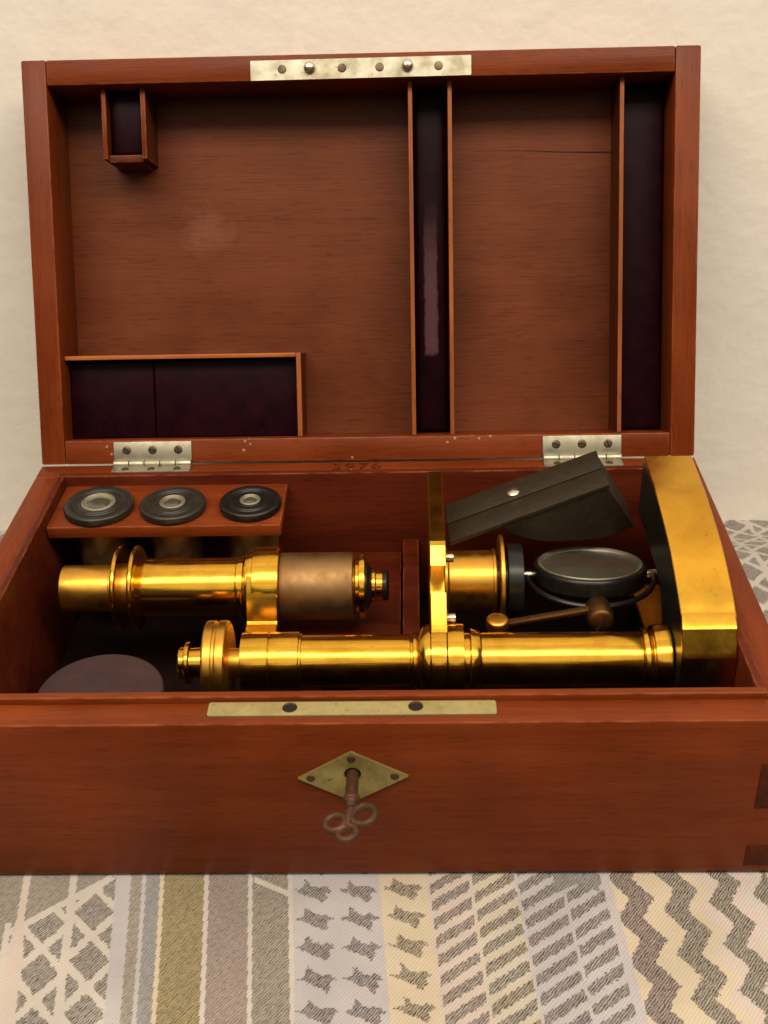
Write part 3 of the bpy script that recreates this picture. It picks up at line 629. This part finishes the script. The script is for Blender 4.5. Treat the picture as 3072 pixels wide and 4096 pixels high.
# mirror, its fork and swing arm
mc_ = Vector((0.0852, 0.1035, 0.0515)); tilt = Matrix.Rotation(math.radians(-15), 4, 'X')
def mirr(name, bm_, m_, par=None):
    bmesh.ops.transform(bm_, matrix=Matrix.Translation(mc_) @ tilt, verts=bm_.verts); return link(name, bm_, m_, par or ms)
mf = mirr('mirror_frame', lathe([(-0.0075, 0.0001), (-0.0075, 0.0200), (-0.0060, 0.0212), (-0.0012, 0.0212), (0.0, 0.0206), (0.0002, 0.0194), (-0.0012, 0.0188), (-0.0012, 0.0001)], (0, 0), 'z', 96), 'black')
mirr('mirror_glass', lathe([(-0.0011, 0.0001), (-0.0011, 0.0186), (-0.0006, 0.0178), (-0.0006, 0.0001)], (0, 0), 'z', 96), 'mirror', mf)
mirr('mirror_bezel', lathe([(-0.0010, 0.0176), (-0.0010, 0.0194), (0.0006, 0.0193), (0.0004, 0.0186), (-0.0004, 0.0176), (-0.0010, 0.0176)], (0, 0), 'z', 96), 'nickel', mf)
mirr('fork', tube([(0.0236*math.cos(t), 0.0236*math.sin(t), -0.0045-0.004*abs(math.sin(t))) for t in [math.pi*1.0+math.pi*k/36 for k in range(37)]], 0.0011, 10), 'black')
for s in (-1, 1): mirr('pivot_screw', lathe(cyl(s*0.0206, s*0.0252, 0.0015), (0, -0.0042), 'x', 20), 'steel')
link('swing_arm', prism([(0.0518, 0.0499), (0.0812, 0.0553), (0.0812, 0.0573), (0.0518, 0.0514)], lambda p_: (p_[0], 0.0660, p_[1]), lambda p_: (p_[0], 0.0690, p_[1]), 0.0004), 'bronze_dark', ms)
pv = link('swing_pivot', lathe([(0.072, 0.0001), (0.072, 0.0042), (0.066, 0.0047), (0.0630, 0.0045), (0.0622, 0.0036), (0.0619, 0.0001)], (0.0835, 0.0545), 'y', 40), 'bronze_dark', ms)
t = box(-0.0003, 0.0003, 0.0616, 0.0626, -0.0034, 0.0034, 0)
bmesh.ops.rotate(t, verts=t.verts, cent=(0, 0, 0), matrix=Matrix.Rotation(math.radians(24), 3, 'Y')); bmesh.ops.translate(t, verts=t.verts, vec=(0.0835, 0, 0.0545))
link('screw_slot', t, 'hole', pv, smooth=False)
link('fork_stem', tube([(0.0845, 0.078, 0.0462), (0.0838, 0.074, 0.050), (0.0836, 0.069, 0.0535)], 0.0030, 16), 'bronze', ms)
link('swing_nut', lathe([(0.0440, 0.0001), (0.0440, 0.0034), (0.0472, 0.0034), (0.0474, 0.0028), (0.0492, 0.0028), (0.0494, 0.0039), (0.0530, 0.0039), (0.0536, 0.0030), (0.0536, 0.0001)], (0.0483, 0.0665), 'z', 40), 'brass_old', ms)
# horseshoe foot
up_ = smoothpoly([(0.1165, 0.0895), (0.1020, 0.0887), (0.0880, 0.0876), (0.0646, 0.0834), (0.0478, 0.0775), (0.0405, 0.0738)], 6)
heel = [(0.0396, 0.0736), (0.0376, 0.0712), (0.0366, 0.0703), (0.0330, 0.0636), (0.0326, 0.0628), (0.0323, 0.0619), (0.0322, 0.0610)]
zc = 0.0490
half = up_+heel
low = [(y_, 2*zc-z_) for y_, z_ in reversed(half)]
inner = smoothpoly([(0.1165, 0.0325), (0.090, 0.0325), (0.0720, 0.0350), (0.0640, 0.0420), (0.0620, zc), (0.0640, 0.0560), (0.0720, 0.0630), (0.090, 0.0655), (0.1165, 0.0655)], 5)
low = [(y_, max(z_, 0.0085)) for y_, z_ in low]
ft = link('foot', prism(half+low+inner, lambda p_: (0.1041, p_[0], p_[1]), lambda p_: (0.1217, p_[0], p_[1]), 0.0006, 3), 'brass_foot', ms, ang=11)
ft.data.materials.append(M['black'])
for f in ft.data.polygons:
    if f.normal.x < -0.98: f.material_index = 1          # pillar side coloured black in place of its shade and dark reflection

# ------------------------------------------------------------------ eyepieces on their shelf
for i, (ex, ey, R_, rr, lab) in enumerate((
        (-0.1036, 0.1296, 0.0136, 0.0062, 'black eyepiece with the widest lens, at the left wall of the case'),
        (-0.0744, 0.1292, 0.0129, 0.0046, 'worn grey-black eyepiece with mid-sized lens, between the other two eyepieces'),
        (-0.0441, 0.1300, 0.0121, 0.0036, 'glossy black eyepiece with the smallest bright lens ring, at the open end of the shelf'))):
    e = empty('eyepiece', (ex, ey, 0.0620), lab, 'eyepiece', 'three eyepieces on the case shelf')
    M['eb%d' % i] = M['black'] if i == 2 else M['ebonite']
    zt_ = 0.0660
    fl = link('flange', lathe([(0.0620, 0.0001), (0.0620, R_-0.0004), (0.0627, R_), (0.0648, R_), (0.0655, R_-0.0007), (0.0655, R_*0.78), (0.0652, R_*0.74), (0.0652, rr+0.0016), (0.0655, rr+0.001), (0.0652, rr), (0.0640, rr-0.0006), (0.0640, 0.0001)], (ex, ey), 'z', 72, b=0.0003), 'eb%d' % i, e)
    link('lens_ring', lathe([(0.0652, rr+0.0005), (0.0658, rr+0.0004), (0.0659, rr), (0.0646, rr-0.0004)], (ex, ey), 'z', 56, b=0.0001), 'nickel', e)
    for k_ in (0.60, 0.70):
        link('ridge', lathe([(0.0651, R_*k_-0.0003), (0.0655, R_*k_), (0.0651, R_*k_+0.0003)], (ex, ey), 'z', 64, b=0.0001), 'eb%d' % i, e)
    link('eye_lens', lathe([(0.0643, rr-0.0002), (0.0651, rr*0.8), (0.0658, rr*0.45), (0.0660, 0.00005)], (ex, ey), 'z', 48, b=0.0002), 'glass', e)
    link('barrel', lathe([(0.0240, 0.0001), (0.0240, 0.0098), (0.0568, 0.0098), (0.0568, 0.0001)], (ex, ey), 'z', 56), 'bronze', e)

# ------------------------------------------------------------------ round canister in the near left corner
cn = empty('round_canister', (-0.0858, 0.0392, 0.006), 'flat purple-grey round canister in the near left corner of the case', 'canister')
link('canister_body', lathe(cyl(0.006, 0.0370, 0.0203), (-0.0858, 0.0392), 'z', 72), 'disc', cn)
link('canister_cap', lathe([(0.0371, 0.0001), (0.0371, 0.0212), (0.0440, 0.0212), (0.0447, 0.0206), (0.0450, 0.0001)], (-0.0858, 0.0392), 'z', 96, b=0.0004), 'disc', cn)

# ------------------------------------------------------------------ dark case lying over the back right corner
A_ = Vector((0.0322, 0.1000, 0.0640)); e1 = Vector((59.3, 15, 15)); L1 = e1.length/1000; e1.normalize()
e2 = Vector((-1.2, 22, 2.4)); L2 = 0.0225; e2 = (e2-e1*e2.dot(e1)*0.0).normalized(); e3 = e1.cross(e2).normalized()
dc = empty('small_case', tuple(A_+e1*L1*0.6+e2*0.011-e3*0.015), 'small dark brown case with one metal stud, tilted behind the round mirror', 'small case')
def dpt(s, n_, t): return A_+e1*s+e3*n_+e2*t
link('case_lid', prism([(0.0003, -0.0024), (L1, -0.0024), (L1, 0), (0.0003, 0)], lambda p_: dpt(p_[0], p_[1], 0.0108), lambda p_: dpt(p_[0], p_[1], L2), 0.0005), 'leather', dc)
link('case_lid', prism([(0.0003, -0.0026), (L1+0.0006, -0.0026), (L1+0.0006, -0.0005), (0.0003, -0.0005)], lambda p_: dpt(p_[0], p_[1], 0.0), lambda p_: dpt(p_[0], p_[1], 0.0107), 0.0005), 'leather', dc)
belly = smoothpoly([(0.0205, -0.0028), (0.0250, -0.0095), (0.0350, -0.0165), (0.0480, -0.0220), (0.0600, -0.0250), (L1+0.0078, -0.0250)], 5)
link('case_body', prism(belly+[(L1+0.0004, -0.0028)], lambda p_: dpt(p_[0], p_[1], 0.0006), lambda p_: dpt(p_[0], p_[1], L2-0.001), 0.0008, 3), 'leather', dc)
st = dpt(0.0275, 0.0, 0.0145)
bm = lathe([(0.0, 0.0026), (0.0006, 0.0026), (0.0012, 0.0018), (0.0015, 0.0001)], (0, 0), 'z', 24, b=0.0002)
bmesh.ops.transform(bm, matrix=Matrix.Translation(st) @ Vector((0, 0, 1)).rotation_difference(e3).to_matrix().to_4x4(), verts=bm.verts)
link('stud', bm, 'steel', dc)
